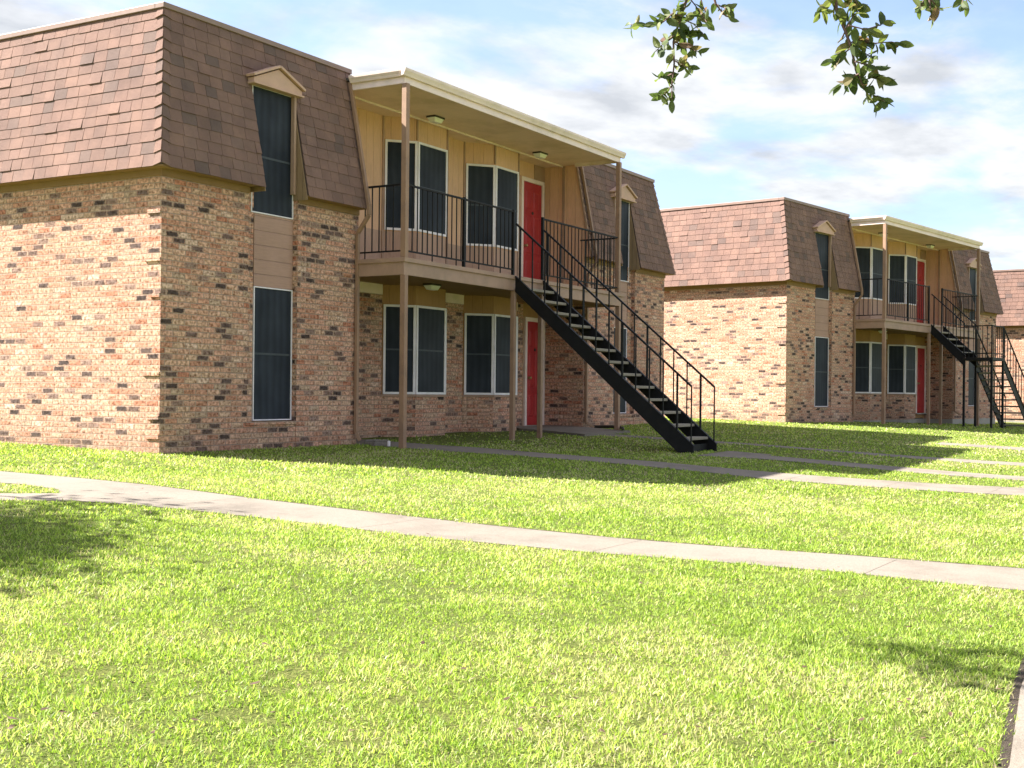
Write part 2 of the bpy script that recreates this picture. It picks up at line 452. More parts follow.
def door(root, x0, x1, z0, z1, y, knobside=1):
    d = MB(); d.box(x0, x1, y-.03, y+.01, z0, z1)
    D = d.build('door', M['red'], root, bevel=.002)
    w = x1-x0; h = z1-z0
    for (za, zb) in ((.08,.30), (.36,.70), (.76,.92)):
        for (xa, xb) in ((.14,.45), (.55,.86)):
            p = MB(); X0, X1, Z0, Z1 = x0+w*xa, x0+w*xb, z0+h*za, z0+h*zb
            p.solid([(X0,y-.03,Z0),(X1,y-.03,Z0),(X1,y-.03,Z1),(X0,y-.03,Z1),(X0+.03,y-.042,Z0+.03),(X1-.03,y-.042,Z0+.03),(X1-.03,y-.042,Z1-.03),(X0+.03,y-.042,Z1-.03)],
                    [(0,1,5,4),(1,2,6,5),(2,3,7,6),(3,0,4,7),(4,5,6,7)])
            p.build('panel', M['red'], D)
    k = MB(); kx = x0+.08 if knobside < 0 else x1-.08
    k.tube([(kx, y-.03, z0+.95), (kx, y-.05, z0+.95), (kx, y-.06, z0+.95), (kx, y-.09, z0+.95), (kx, y-.1, z0+.95)], [.03, .03, .012, .03, .015], 12)
    k.build('knob', M['knob'], D, smooth=True)
    k = MB(); k.tube([(x0+w/2, y-.03, z0+h*.73), (x0+w/2, y-.045, z0+h*.73)], .03, 10); k.build('knocker', M['bronze'], D)
    f = MB(); c = .085
    f.box(x0-c, x0-.004, y-.05, y+.01, z0-.02, z1+c); f.box(x1+.004, x1+c, y-.05, y+.01, z0-.02, z1+c); f.box(x0-.004, x1+.004, y-.052, y+.01, z1+.004, z1+c)
    f.build('door_frame', M['cream'], root, bevel=.003)
    s = MB(); s.box(x0-c, x1+c, y-.09, y-.055, z0-.05, z0-.005); s.build('door_sill', M['concrete_old'], root, bevel=.004)

def porch_lamp(root, x, y, z):
    a = MB(); a.box(x-.15, x+.15, y-.09, y+.09, z-.03, z); o = a.build('porch_light', M['bronze'], root, bevel=.004)
    g = MB(); g.solid([(x-.14,y-.08,z-.03),(x+.14,y-.08,z-.03),(x+.14,y+.08,z-.03),(x-.14,y+.08,z-.03),(x-.10,y-.05,z-.10),(x+.10,y-.05,z-.10),(x+.10,y+.05,z-.10),(x-.10,y+.05,z-.10)],
                      [(0,1,5,4)[::-1],(1,2,6,5)[::-1],(2,3,7,6)[::-1],(3,0,4,7)[::-1],(4,5,6,7)[::-1]])
    g.build('lens', M['bulb'], o, bevel=.004)

def make_building():
    B = empty('apartment_building', (0,0,0))
    # ---- brick masses
    b = MB(); z0 = -.03
    for mir in (0, 1):
        X = (lambda x: W-x) if mir else (lambda x: x)
        b.box(X(0), X(OX0), 0, .25, z0, 3.56); b.box(X(OX1), X(WG), 0, .25, z0, 3.56)
        b.box(X(OX0), X(OX1), .012, .25, z0, .33)
        b.box(X(OX0), X(1.77), .085, .25, .33, 3.56)
        b.box(X(0), X(.25), .25, DEP, z0, 3.56)
        b.box(X(3.75), X(WG), .25, RY+.2, z0, 3.56)
    b.box(.25, W-.25, DEP-.25, DEP, z0, 3.56)
    for x0, x1 in ((WG, BAYS[0][0]), (BAYS[0][3], BAYS[1][0]), (BAYS[1][3], 10.62), (11.44, W-WG)):
        b.box(x0, x1, RY, RY+.2, z0, 2.6)
    for (a, c, d, e) in BAYS:
        b.prism([(a-.01, RY-.002), (c-.005, BY-.012), (d+.005, BY-.012), (e+.01, RY-.002), (e, RY+.2), (a, RY+.2)], z0, .72)
    b.build('brick_wall', M['brick'], B)
    for mir in (0, 1):
        X = (lambda x: W-x) if mir else (lambda x: x)
        for zz in ((.18, .42, .97, 1.95, 2.4, 3.0) if not mir else (.5, 1.6, 2.7)):
            s = MB(); s.box(X(-.017), X(.0), .003, random.uniform(.16, .36), zz, zz+.052)
            s.build('projecting_brick', M['brick'], B, bevel=.003)
    # sills
    for mir in (0, 1):
        X = (lambda x: W-x) if mir else (lambda x: x)
        s = MB(); s.box(X(OX0-.03), X(OX1+.03), -.012, .085, .33, .375); s.build('window_sill', M['brick'], B, bevel=.003)
    for (a, c, d, e) in BAYS:
        s = MB(); s.prism([(a-.03, RY-.002), (c-.02, BY-.04), (d+.02, BY-.04), (e+.03, RY-.002)], .72, .755)
        s.build('window_sill', M['taupe'], B, bevel=.003)
    # foundation
    f = MB()
    for x0, x1, y0, y1 in ((-.004, WG+.004, -.004, DEP), (W-WG-.004, W+.004, -.004, DEP), (WG+.004, W-WG-.004, RY-.01, DEP)):
        f.box(x0, x1, y0, y1, -.9, -.03)
    for (a, c, d, e) in BAYS:
        f.prism([(a-.02, RY-.01), (c-.01, BY-.02), (d+.01, BY-.02), (e+.02, RY-.01)], -.9, -.03)
    f.build('foundation', M['concrete_old'], B)
    # ---- siding walls of the porch recess
    s = MB()
    for (a, c, d, e) in BAYS:
        s.prism([(a, RY), (c, BY), (d, BY), (e, RY), (e, RY+.1), (a, RY+.1)], 3.50, 5.44)
    s.box(WG, W-WG, RY, RY+.12, 3.50, 5.44)
    s.build('siding_wall', M['tan_siding'], B)
    s = MB()
    for (a, c, d, e) in BAYS:
        s.prism([(a, RY), (c, BY), (d, BY), (e, RY), (e, RY+.1), (a, RY+.1)], 2.6, 3.50)
    s.box(WG, W-WG, RY, RY+.12, 2.6, 3.50)
    s.build('lower_siding_panel', M['taupe_siding'], B)
    s = MB()
    for (a, c, d, e) in BAYS:
        s.prism([(a, RY), (c, BY), (d, BY), (e, RY), (e, RY+.1), (a, RY+.1)], .755, 2.6)
    s.box(10.62, 11.44, RY, RY+.1, 0, 2.6)
    s.build('lower_bay_siding', M['porch_siding'], B)
    # side cheeks of the recess above the brick (in line with the mansard slope)
    for mir in (0, 1):
        X = (lambda x: W-x) if mir else (lambda x: x)
        s = MB(); s.extr_x([(-O+.03, HE), (RY, HE), (RY, 5.44), (sy(5.44)+.02, 5.44)], X(WG), X(WG+.012))
        s.box(X(WG), X(WG+.010), .0, RY, 2.6, HE)
        s.build('recess_siding', M['tan_siding'], B)
        t = MB(); t.rod((X(WG+.02), sy(HE)+.01, HE), (X(WG+.02), sy(5.4)+.01, 5.4), .05, .04)
        t.build('rake_trim', M['taupe'], B, bevel=.003)
    # corner battens on the upper bays
    for (a, c, d, e) in BAYS:
        s = MB()
        for x, y in ((d, BY),):
            s.box(x-.012, x+.03, y-.018, y+.02, 2.79, 5.44)
        s.box(a-.05, a-.012, RY-.018, RY, 2.79, 5.44)
        s.box(c-.02, c+.02, BY-.012, BY+.01, 5.06, 5.44)
        s.build('corner_batten', M['taupe'], B, bevel=.003)
    s = MB(); s.box(W-WG-.45, W-WG-.012, RY-.012, RY, 2.79, 5.44); s.build('wall_trim', M['taupe'], B)
    s = MB(); s.box(W-WG-.04, W-WG-.012, .45, .50, 2.79, 5.42); s.build('wall_batten', M['taupe'], B)
    # cream frieze blocks on the brick piers
    for x0, x1 in ((WG, BAYS[0][0]-.03), (BAYS[0][3]+.03, BAYS[1][0]-.03), (BAYS[1][3]+.03, 10.35)):
        s = MB(); s.box(x0+.01, x1, RY-.03, RY, 2.43, 2.6); s.build('pier_trim', M['cream'], B, bevel=.003)
    # ---- mansard substrate
    u = MB()
    prof = [(sy(HE), HE), (sy(HR), HR), (.45, HR), (.45, 3.62), (.0, 3.62), (.0, HE)]
    up = [(sy(5.0), 5.0), (sy(HR), HR), (.45, HR), (.45, 5.0)]
    for mir in (0, 1):
        X = (lambda x: W-x) if mir else (lambda x: x)
        # front pieces start at the hip: the outer one is a tapered block
        def blk(xa, xb, za, zb):
            ya, yb = sy(za), sy(zb)
            fx = lambda x, z: (sy(z) if x is None else x)
            P = []
            for x in (xa, xb):
                for (yy, zz) in ((ya, za), (yb, zb), (.45, zb), (.45, za)):
                    P.append((X(fx(x, zz)), yy, zz))
            F = [(0,1,2,3), (7,6,5,4), (0,4,5,1), (1,5,6,2), (2,6,7,3), (3,7,4,0)]
            if mir: F = [q[::-1] for q in F]
            u.solid(P, F)
        blk(None, MX0, HE, HR); blk(OX1, WG, HE, HR); blk(MX0, OX1, 5.0, HR)
        # side
        P = [(X(sy(HE)), sy(HE), HE), (X(sy(HR)), sy(HR), HR), (X(.45), sy(HR), HR), (X(.45), sy(HE), HE),
             (X(sy(HE)), DEP+O, HE), (X(sy(HR)), DEP-I, HR), (X(.45), DEP-I, HR), (X(.45), DEP+O, HE)]
        P[0] = (X(sy(HE)+.001), .2, HE); P[1] = (X(sy(HR)+.001), .3, HR); P[2] = (X(.44), .3, HR-.001); P[3] = (X(.44), .2, HE)
        F = [(0,3,2,1), (4,5,6,7), (0,1,5,4), (1,2,6,5), (2,3,7,6), (3,0,4,7)]
        if not mir: F = [q for q in F]
        u.solid(P, F)
    u.solid([(-O, DEP+O, HE), (W+O, DEP+O, HE), (W+O, DEP-.3, HE), (-O, DEP-.3, HE), (I, DEP-I, HR), (W-I, DEP-I, HR), (W-I, DEP-.6, HR), (I, DEP-.6, HR)],
            [(0,1,2,3), (7,6,5,4), (0,4,5,1), (1,5,6,2), (2,6,7,3), (3,7,4,0)])
    u.build('mansard_backing', M['under'], B)
    # ---- shingles
    sh = MB(); k = (O+I)/SL; kz = (HR-HE)/SL
    hip = lambda s: -O + k*s
    # left side (faces -x) : T runs towards +y
    shingle_face(sh, (-O, 0, HE), (0,1,0), (k,0,kz), (-kz,0,k), lambda s: hip(s), lambda s: DEP+O-k*s, SL)
    shingle_face(sh, (W+O, 0, HE), (0,1,0), (-k,0,kz), (kz,0,k), lambda s: hip(s), lambda s: DEP+O-k*s, SL)
    hs = (OTOP+.02-HE)/kz
    shingle_face(sh, (0, -O, HE), (1,0,0), (0,k,kz), (0,-kz,k), lambda s: hip(s), lambda s: WG+.03, SL, [(MX0, OX1, hs)])
    shingle_face(sh, (0, -O, HE), (1,0,0), (0,k,kz), (0,-kz,k), lambda s: W-WG-.03, lambda s: W-hip(s), SL, [(W-OX1, W-MX0, hs)])
    shingle_face(sh, (0, DEP+O, HE), (1,0,0), (0,-k,kz), (0,kz,k), lambda s: hip(s), lambda s: W-hip(s), SL, (), .3)
    sh.build('mansard_shingles', M['shingle'], B)
    # eave soffit and frieze
    for mir in (0, 1):
        e = MB()
        X = (lambda x: W-x) if mir else (lambda x: x)
        e.box(X(-O+.01), X(0), -O+.01, DEP+O, HE-.02, HE-.002)
        e.box(X(0), X(OX0), -O+.01, 0, HE-.02, HE-.002); e.box(X(OX1), X(WG), -O+.01, 0, HE-.02, HE-.002)
        e.box(X(-.02), X(0), -.02, DEP, HE-.10, HE-.02)
        e.box(X(0), X(OX0), -.02, 0, HE-.10, HE-.02); e.box(X(OX1), X(WG), -.02, 0, HE-.10, HE-.02)
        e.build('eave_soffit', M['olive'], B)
    # roof deck and coping
    d = MB(); d.box(.3, W-.3, .3, DEP-.3, 5.5, 5.64); d.build('flat_roof', M['gravel_roof'], B)
    c = MB(); zc0, zc1 = HR-.015, HR+.055
    c.box(I-.035, WG+.04, I-.035, I+.12, zc0, zc1); c.box(W-WG-.04, W-I+.035, I-.035, I+.12, zc0, zc1)
    c.box(I-.035, I+.12, I+.12, DEP-I, zc0, zc1); c.box(W-I-.12, W-I+.035, I+.12, DEP-I, zc0, zc1)
    c.box(I+.12, W-I-.12, DEP-I-.1, DEP-I+.035, zc0, zc1)
    c.build('roof_coping', M['coping'], B, bevel=.006)
    # ---- dormer windows, panel, cheeks and pediments
    for mir in (0, 1):
        X = (lambda x: W-x) if mir else (lambda x: x)
        xa, xb = (X(1.79), X(2.595)) if not mir else (X(2.595), X(1.79))
        window(B, 'tall_window', (xa, .10), (xb, .10), .385, 2.23, (0,-1,0), .017, True, .02, .5)
        window(B, 'tall_window', (xa-.07 if not mir else xa, .10), (xb if not mir else xb+.07, .10), 3.235, OTOP, (0,-1,0), .017, True, .02, .45)
        p = MB(); p.box(xa, xb, .088, .16, 2.235, 3.23); p.build('lap_siding_panel', M['lap_siding'], B)
        
        q = MB(); xi = OX1
        q.extr_x([(sy(3.5)+.02, 3.5), (.2, 3.5), (.2, 5.0), (sy(5.0)+.02, 5.0)], X(xi-.002), X(xi-.018))
        q.build('dormer_cheek', M['cheek'], B); q = MB()
        q.extr_x([(sy(3.5)+.02, 3.5), (.2, 3.5), (.2, 5.0), (sy(5.0)+.02, 5.0)], X(MX0+.002), X(MX0+.018))
        q.build('dormer_cheek', M['cheek'], B)
        q = MB(); q.box(X(xi-.03), X(xi-.075), .02, .085, 3.58, OTOP); q.build('jamb_trim', M['taupe'], B, bevel=.003)
        # pediment
        m = (OX0+OX1)/2+.05; hw = .50
        g = MB()
        g.extr_y([(X(m-hw), 4.99), (X(m+hw), 4.99), (X(m+hw), 5.05), (X(m), 5.255), (X(m-hw), 5.05)], -.02, .2)
        g.build('pediment', M['tan_trim'], B, bevel=.004)
        g = MB()
        for sgn in (-1, 1):
            a1 = Vector((X(m+sgn*(hw+.03)), -.03, 5.055)); a2 = Vector((X(m), -.03, 5.275))
            t = (a2-a1).normalized(); n_ = Vector((0,1,0)); uu = t.cross(n_)
            if uu.z < 0: uu = -uu
            g.obox(a1, t, n_, uu, 0, (a2-a1).length, -.03, .24, 0, .035)
        g.box(X(m-hw-.02), X(m+hw+.02), -.045, .1, 4.965, 4.99)
        g.build('pediment_moulding', M['tan_trim'], B, bevel=.003)
    # ---- bay windows
    for (a, c, d, e) in BAYS:
        t = Vector((c-a, BY-RY, 0)).normalized(); nn = Vector((t.y, -t.x, 0))
        f = lambda k0, k1: ((a+(c-a)*k0, RY+(BY-RY)*k0), (a+(c-a)*k1, RY+(BY-RY)*k1))
        for za, zb in ((.76, 2.27), (3.52, 5.04)):
            p, q = f(.03, .995); window(B, 'bay_window', p, q, za, zb, nn, .04)
            window(B, 'bay_window', (c+.002, BY), (d-.02, BY), za, zb, (0,-1,0), .04)
            p, q = ((d, BY), (e, RY)); t2 = Vector((e-d, RY-BY, 0)).normalized(); n2 = Vector((t2.y, -t2.x, 0))
            window(B, 'bay_window', (d+(e-d)*.03, BY+(RY-BY)*.03), (d+(e-d)*.97, BY+(RY-BY)*.97), za, zb, n2, .04)
    # ---- doors
    door(B, 10.52, 11.27, 2.80, 5.03, RY, -1)
    door(B, 10.72, 11.36, .16, 2.24, RY, -1)
    # ---- balcony
    f = MB(); f.box(3.96, 11.48, -.84, RY, 2.66, 2.78); f.build('balcony_floor', M['taupe'], B)
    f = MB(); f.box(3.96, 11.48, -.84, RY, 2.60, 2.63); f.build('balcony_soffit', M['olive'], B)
    f = MB(); f.box(3.93, 11.42, -.90, -.84, 2.53, 2.76); f.box(3.93, 3.99, -.84, -.01, 2.53, 2.76); f.box(11.36, 11.42, -.84, -.01, 2.53, 2.76)
    f.build('balcony_beam', M['taupe'], B, bevel=.004)
    f = MB(); f.box(3.91, 11.44, -.93, -.9, 2.72, 2.785); f.box(3.905, 3.93, -.9, -.01, 2.72, 2.785); f.build('beam_cap', M['taupe'], B, bevel=.003)
    y = -.87
    railing(B, 'railing', (3.97, -.80), (3.97, -.02), 2.89, 3.87)
    railing(B, 'railing', (4.04, y), (7.13, y), 2.89, 3.87, newels=[(7.14, y), (5.6, y)])
    railing(B, 'railing', (8.17, y), (11.16, y), 2.89, 3.87, newels=[(8.16, y)])
    railing(B, 'railing', (11.24, -.80), (11.24, -.02), 2.89, 3.87)
    for x, za, zb in ((3.98, 2.785, 5.36), (11.21, 2.785, 5.36), (3.98, -.3, 2.53), (7.17, -.4, 2.53), (8.12, -.4, 2.53), (11.24, -.3, 2.53)):
        w = .043 if x in (3.98, 11.21, 11.24) else .038
        p = MB(); p.box(x-w, x+w, y-w, y+w, za, zb); p.build('post', M['taupe_post'], B, bevel=.005)
    # ---- canopy
    c = MB(); c.box(3.90, 11.30, -.90, .5, 5.50, 5.545); c.build('canopy_roof', M['dark_edge'], B)
    c = MB(); c.box(3.96, 11.23, -.85, RY, 5.43, 5.46); c.box(11.23, 11.45, .12, RY, 5.43, 5.46); c.build('canopy_soffit', M['cream_soffit'], B)
    c = MB(); c.box(4.01, 11.44, BY-.05, BY-.03, 5.40, 5.43); c.build('soffit_moulding', M['cream'], B)
    c = MB(); c.box(3.93, 11.26, -.88, -.85, 5.355, 5.50); c.box(3.93, 3.96, -.85, .12, 5.355, 5.50); c.box(11.23, 11.26, -.85, .12, 5.355, 5.50)
    c.build('fascia', M['cream'], B, bevel=.004)
    g = MB()
    gp = [(-.882, 5.455), (-.92, 5.455), (-.935, 5.49), (-.955, 5.525), (-.96, 5.56), (-.95, 5.567), (-.882, 5.567)]
    g.extr_x(gp, 3.84, 11.36)
    gs = [(3.928, 5.455), (3.89, 5.455), (3.875, 5.49), (3.85, 5.525), (3.845, 5.56), (3.86, 5.567), (3.928, 5.567)]
    g.extr_y(gs, -.880, .10)
    g.extr_y([(15.19-x, z) for x, z in gs], -.880, .10)
    g.build('gutter', M['cream'], B, bevel=.003)
    # ---- downspouts that follow the mansard edge and drop to the grade
    for x, bot in ((3.93, .06), (W-WG+.06, .1)):
        p = MB(); w = .03
        pts = [(x, sy(5.5)-.06, 5.48), (x, sy(HE)-.06, HE+.02), (x, sy(HE)-.06, HE-.12), (x, -.045, HE-.38), (x, -.045, bot+.12), (x+.03, -.10, bot)]
        if x > 5: pts[-1] = (x+.12, -.16, bot+.02)
        for a_, b_ in zip(pts, pts[1:]): p.rod(a_, b_, .055, .05)
        p.build('downspout', M['taupe_post'], B, bevel=.004)
    # lights
    porch_lamp(B, 6.35, .2, 5.43); porch_lamp(B, 9.95, .2, 5.43); porch_lamp(B, 6.15, .1, 2.60)
    return B

B1 = make_building()
tag(B1, 'nearest brick apartment building with brown shingled mansard roof, balcony and red doors', 'building', 'brick apartment buildings in a row')
B2 = copy_tree(B1)
B2.location = (19.634, -1.498, .133); B2.rotation_euler = (0, 0, R(-8.88))
B2['label'] = 'second brick apartment building, standing beyond the black staircase in the middle of the photo'
B3 = copy_tree(B1)
B3.location = (39.6, -5.4, -.02); B3.rotation_euler = (0, 0, R(-2))
B3['label'] = 'farthest brick apartment building, only its sunlit side wall showing at the right edge'

# ================================================================== STAIRS
def flight(root, A, Bp, width_dir, w, ztop, n, rise, run_dir, off, tread_d=.25, rail_h=.88, first=0, rails=(0,1), lead=.0, dep=.335, zfoot=None):
    """straight flight of n treads; A: plan point of inner stringer at the top; run_dir, width_dir: unit plan vectors"""
    A = Vector((*A, ztop)); t = Vector((*run_dir, 0)); s = Vector((*width_dir, 0)); u = Vector((0,0,1))
    run = Bp
    slope = rise/run
    L = run*(n+.55)
    for k in (0, 1):
        o = A + s*(w*k)
        m = MB()
        # stringer plate as a parallelogram prism, cut level at the foot
        zt = lambda x: -.03 - slope*x + .02
        foot = zfoot - ztop if zfoot is not None else zt(L)-dep
        xb = (-.03 + .02 - dep - foot)/slope
        prof = [(0, zt(0)), (L, zt(L)), (L, max(foot, zt(L)-dep)), (min(xb, L), foot), (0, zt(0)-dep*.78), ]
        P = []
        for th in (-.012, .012):
            for (x, z) in prof: P.append(o + t*x + u*z + s*th)
        nn = len(prof)
        F = [tuple(range(nn)), tuple(range(nn, 2*nn))[::-1]] + [(i, nn+i, nn+(i+1)%nn, (i+1)%nn) for i in range(nn)]
        if t.cross(u).dot(s) > 0: F = [f[::-1] for f in F]
        m.solid(P, F)
        # top flange
        a_ = o + u*zt(0); b_ = o + t*L + u*zt(L)
        tt = (b_-a_).normalized(); m.obox(a_, tt, s, s.cross(tt) if s.cross(tt).z > 0 else -s.cross(tt), 0, (b_-a_).length, -.03, .03, .0, .010)
        m.build('stringer', M['black'], root, off)
    for k in range(first+1, n+1):
        z = -rise*k; x = run*(k-.55)
        m = MB(); m.obox(A, t, s, u, x-tread_d/2, x+tread_d/2, .016, w-.016, z-.045, z)
        m.build('tread', M['tread'], root, off, bevel=.006)
    for k in rails:
        o = A + s*(w*k)
        z_at = lambda x: -slope*x + rail_h
        m = MB(); x1 = run*(n+.35)
        m.rod(o+u*(z_at(0)), o+t*x1+u*z_at(x1), .035, .028)
        r = m.build('handrail', M['black'], root, off, bevel=.002)
        for j in range(0, n+1):
            x = run*(j+.35)
            q = MB(); q.rod(o+t*x+u*(-.03-slope*x), o+t*x+u*z_at(x), .018 if j % 4 else .028)
            q.build('baluster', M['black'], r, off)

# first building: one straight flight down from the balcony
S1 = empty('staircase', (7.65, -4.1, float(gz(7.65, -4.1))))
off = Vector(S1.location)
n1 = 13; rise = .2045; run = .2400
flight(S1, (7.135, -.93), run, (1,0), .965, 2.78, n1, rise, (0,-1), off, zfoot=float(gz(7.6,-4.2))-.05)
m = MB(); m.obox(off, (1,0,0), (0,1,0), (0,0,1), -.45, .45, .06, .08, -.1, .12); m.build('bottom_riser', M['black'], S1, off)
tag(S1, 'straight black steel staircase with open concrete treads leading up to the nearest balcony', 'staircase', 'outside steel staircases')

# second building: short flight to a landing, then a flight turning right
S2 = empty('staircase', (7.65, -2.2, 0)); off2 = Vector((7.65, -2.2, -.3))
n2 = 4
flight(S2, (7.18, -.93), .22, (1,0), .93, 2.78, n2, .2, (0,-1), off2, rail_h=.88)
m = MB(); m.box(7.12, 8.16, -2.72, -1.86, 1.72, 1.80); m.build('landing', M['black'], S2, off2, bevel=.004)
for x, y in ((7.17, -1.9), (8.1, -1.9), (7.17, -2.68), (8.1, -2.68)):
    m = MB(); m.rod((x, y, -.6), (x, y, 1.75), .055); m.rod((x, y, 1.75), (x, y, 2.72 if y < -2 else 1.76), .035); m.build('landing_leg', M['black'], S2, off2)
for a, b in (((7.17, -1.9), (7.17, -2.68)), ((7.17, -2.68), (8.1, -2.68))):
    m = MB()
    for z in (1.92, 2.70): m.rod((*a, z), (*b, z), .03)
    r = m.build('landing_rail', M['black'], S2, off2)
    for k in range(1, 6):
        p = Vector((*a, 0)).lerp(Vector((*b, 0)), k/6); q = MB(); q.rod((p.x, p.y, 1.8), (p.x, p.y, 2.70), .016); q.build('baluster', M['black'], r, off2)
flight(S2, (8.14, -1.88), .255, (0,-1), .80, 1.80, 10, .195, (1,0), off2, rail_h=.9, zfoot=-.42)
mat2 = Matrix.Translation((19.634, -1.498, .133)) @ Matrix.Rotation(R(-8.88), 4, 'Z')
S2.location = mat2 @ off2; S2.rotation_euler = (0, 0, R(-8.88))
tag(S2, 'black steel staircase with a landing on tall legs, turning at the second building', 'staircase', 'outside steel staircases')

# ================================================================== GROUND
def grid(name, xs, ys, mat, zoff=0):
    X, Y = np.meshgrid(xs, ys, indexing='ij'); Z = gz(X, Y) + zoff
    v = np.stack([X, Y, Z], -1).reshape(-1, 3); nx, ny = len(xs), len(ys)
    i = np.arange((nx-1)*(ny-1)); a = (i//(ny-1))*ny + i % (ny-1)
    f = np.stack([a, a+ny, a+ny+1, a+1], -1)
    me = bpy.data.meshes.new(name); me.from_pydata(v.tolist(), [], f.tolist())
    for p in me.polygons: p.use_smooth = True
    me.materials.append(mat); o = bpy.data.objects.new(name, me); COL.objects.link(o); return o
xs = np.concatenate([np.geomspace(-600, -32, 14), np.arange(-30, 60, .5), np.geomspace(62, 900, 16)])
ys = np.concatenate([np.geomspace(-600, -42, 14), np.arange(-40, 14, .4), np.geomspace(16, 900, 16)])
lawn = grid('lawn', xs, ys, M['lawn']); tag(lawn, kind='structure')
lawn['label'] = 'green lawn sloping gently away from the buildings'

PATH = {
 'A': [(-2.95,8),(-3.0,-.93),(-2.85,-1.87),(-2.8,-2.82),(-2.9,-4.1),(-2.82,-5.3),(-2.7,-6.5),(-2.6,-7.4),(-2.42,-8.3),(-2.2,-9.2),(-2.05,-10.2),(-2.0,-11),(-2.0,-24),(-3.1,-24),(-3.08,-10.9),(-3.05,-9.5),(-3.2,-8.6),(-3.45,-7.6),(-3.65,-6.6),(-3.75,-5.6),(-3.88,-4.6),(-4.05,-3.8),(-4.22,-3.33),(-3.9,-2.85),(-3.7,-2.6),(-3.65,-2.1),(-3.85,-1.5),(-3.95,8)],
 'A2': [(-3.9,-2.85),(-4.29,-2.57),(-10,1.4),(-10.4,.8),(-4.62,-3.0),(-4.22,-3.33)],
 'B': [(4.0,.9),(4.0,-.3),(4.1,-.75),(4.15,-1.5),(4.3,-2.6),(4.33,-4),(4.35,-4.7),(4.25,-5.8),(4.15,-6.6),(4.25,-7.4),(4.4,-8.4),(4.6,-9.4),(4.6,-24),(5.6,-24),(5.7,-9.2),(5.45,-8.2),(5.2,-6.8),(5.12,-5.8),(5.15,-4.5),(5.05,-3.6),(5.07,-2.2),(5.15,-1.5),(4.95,-.2),(5.0,.9)],
 'C': [(6.78,-4.36),(7.15,-5.15),(7.22,-5.2),(7.2,-6.2),(7.05,-7.3),(6.9,-9),(6.8,-24),(7.55,-24),(7.6,-9),(7.85,-7.1),(7.95,-6),(7.95,-5.1),(8.22,-5.08),(8.25,-4.36)],
 'D': [(9.9,-1.15),(10.05,-5),(9.92,-8),(9.95,-24),(10.7,-24),(10.7,-8.5),(10.55,-7),(10.45,-5),(10.5,-1.15)],
 'E': [(14.2,-6.3),(14.15,-8),(14.15,-24),(14.95,-24),(14.98,-8),(14.9,-6.3)],
 'P': [(9.35,-1.13),(9.75,.5),(10.2,.9),(11.42,.9),(11.42,-.1),(11.3,-1.13)],
 'F': [(-40,-11.12),(-7.06,-11.115),(-6.5,-11.045),(-5.9,-10.97),(-5.2,-10.91),(-3.1,-10.90),(-3.1,-12.3),(-40,-12.3)],
 'G': [(19.4,-12),(25,-8.2),(40,-10.6),(40,-11.6),(25,-9.2),(19.6,-12.8)],
}
import bmesh
from mathutils.geometry import tessellate_polygon
def slab(name, poly, top, mat, bot=-.12):
    bm = bmesh.new()
    vs = [bm.verts.new((x, y, 0)) for x, y in poly]; f = bm.faces.new(vs)
    bmesh.ops.triangulate(bm, faces=[f])
    # cut into strips so that it follows the ground
    for ax, lo, hi, st in ((1, -24, 8, .7), (0, -40, 40, 1.0)):
        k = lo
        while k < hi:
            co = (0, k+.013, 0) if ax else (k+.017, 0, 0); no = (0,1,0) if ax else (1,0,0)
            bmesh.ops.bisect_plane(bm, geom=bm.verts[:]+bm.edges[:]+bm.faces[:], plane_co=co, plane_no=no); k += st
    for v in bm.verts: v.co.z = float(gz(v.co.x, v.co.y)) + top
    bmesh.ops.recalc_face_normals(bm, faces=bm.faces)
    if bm.faces[:][0].normal.z < 0: bmesh.ops.reverse_faces(bm, faces=bm.faces[:])
    r = bmesh.ops.extrude_face_region(bm, geom=bm.faces[:])
    nv = [g for g in r['geom'] if isinstance(g, bmesh.types.BMVert)]
    bmesh.ops.translate(bm, verts=nv, vec=(0, 0, bot))
    bmesh.ops.recalc_face_normals(bm, faces=bm.faces)
    me = bpy.data.meshes.new(name); bm.to_mesh(me); bm.free(); me.materials.append(mat)
    o = bpy.data.objects.new(name, me); COL.objects.link(o); tag(o, kind='structure'); return o
labs = {'A': 'long concrete footpath crossing the foreground lawn', 'A2': 'concrete footpath branching off at the left edge', 'B': 'concrete footpath from the porch of the nearest building',
        'C': 'narrow concrete footpath from the foot of the nearest staircase', 'D': 'narrow concrete footpath from the door slab', 'E': 'concrete footpath between the first two buildings',
        'P': 'concrete slab before the lower red door', 'F': 'concrete footpath at the lower right corner', 'G': 'concrete footpath before the second building'}
for k, p in PATH.items():
    if k == 'G': continue
    o = slab('porch_slab' if k == 'P' else 'footpath', p, .045 if k == 'P' else {'A':.006,'A2':.004,'C':.008,'D':.005,'E':.006,'F':.008}.get(k, .007), M['concrete']); o['label'] = labs[k]
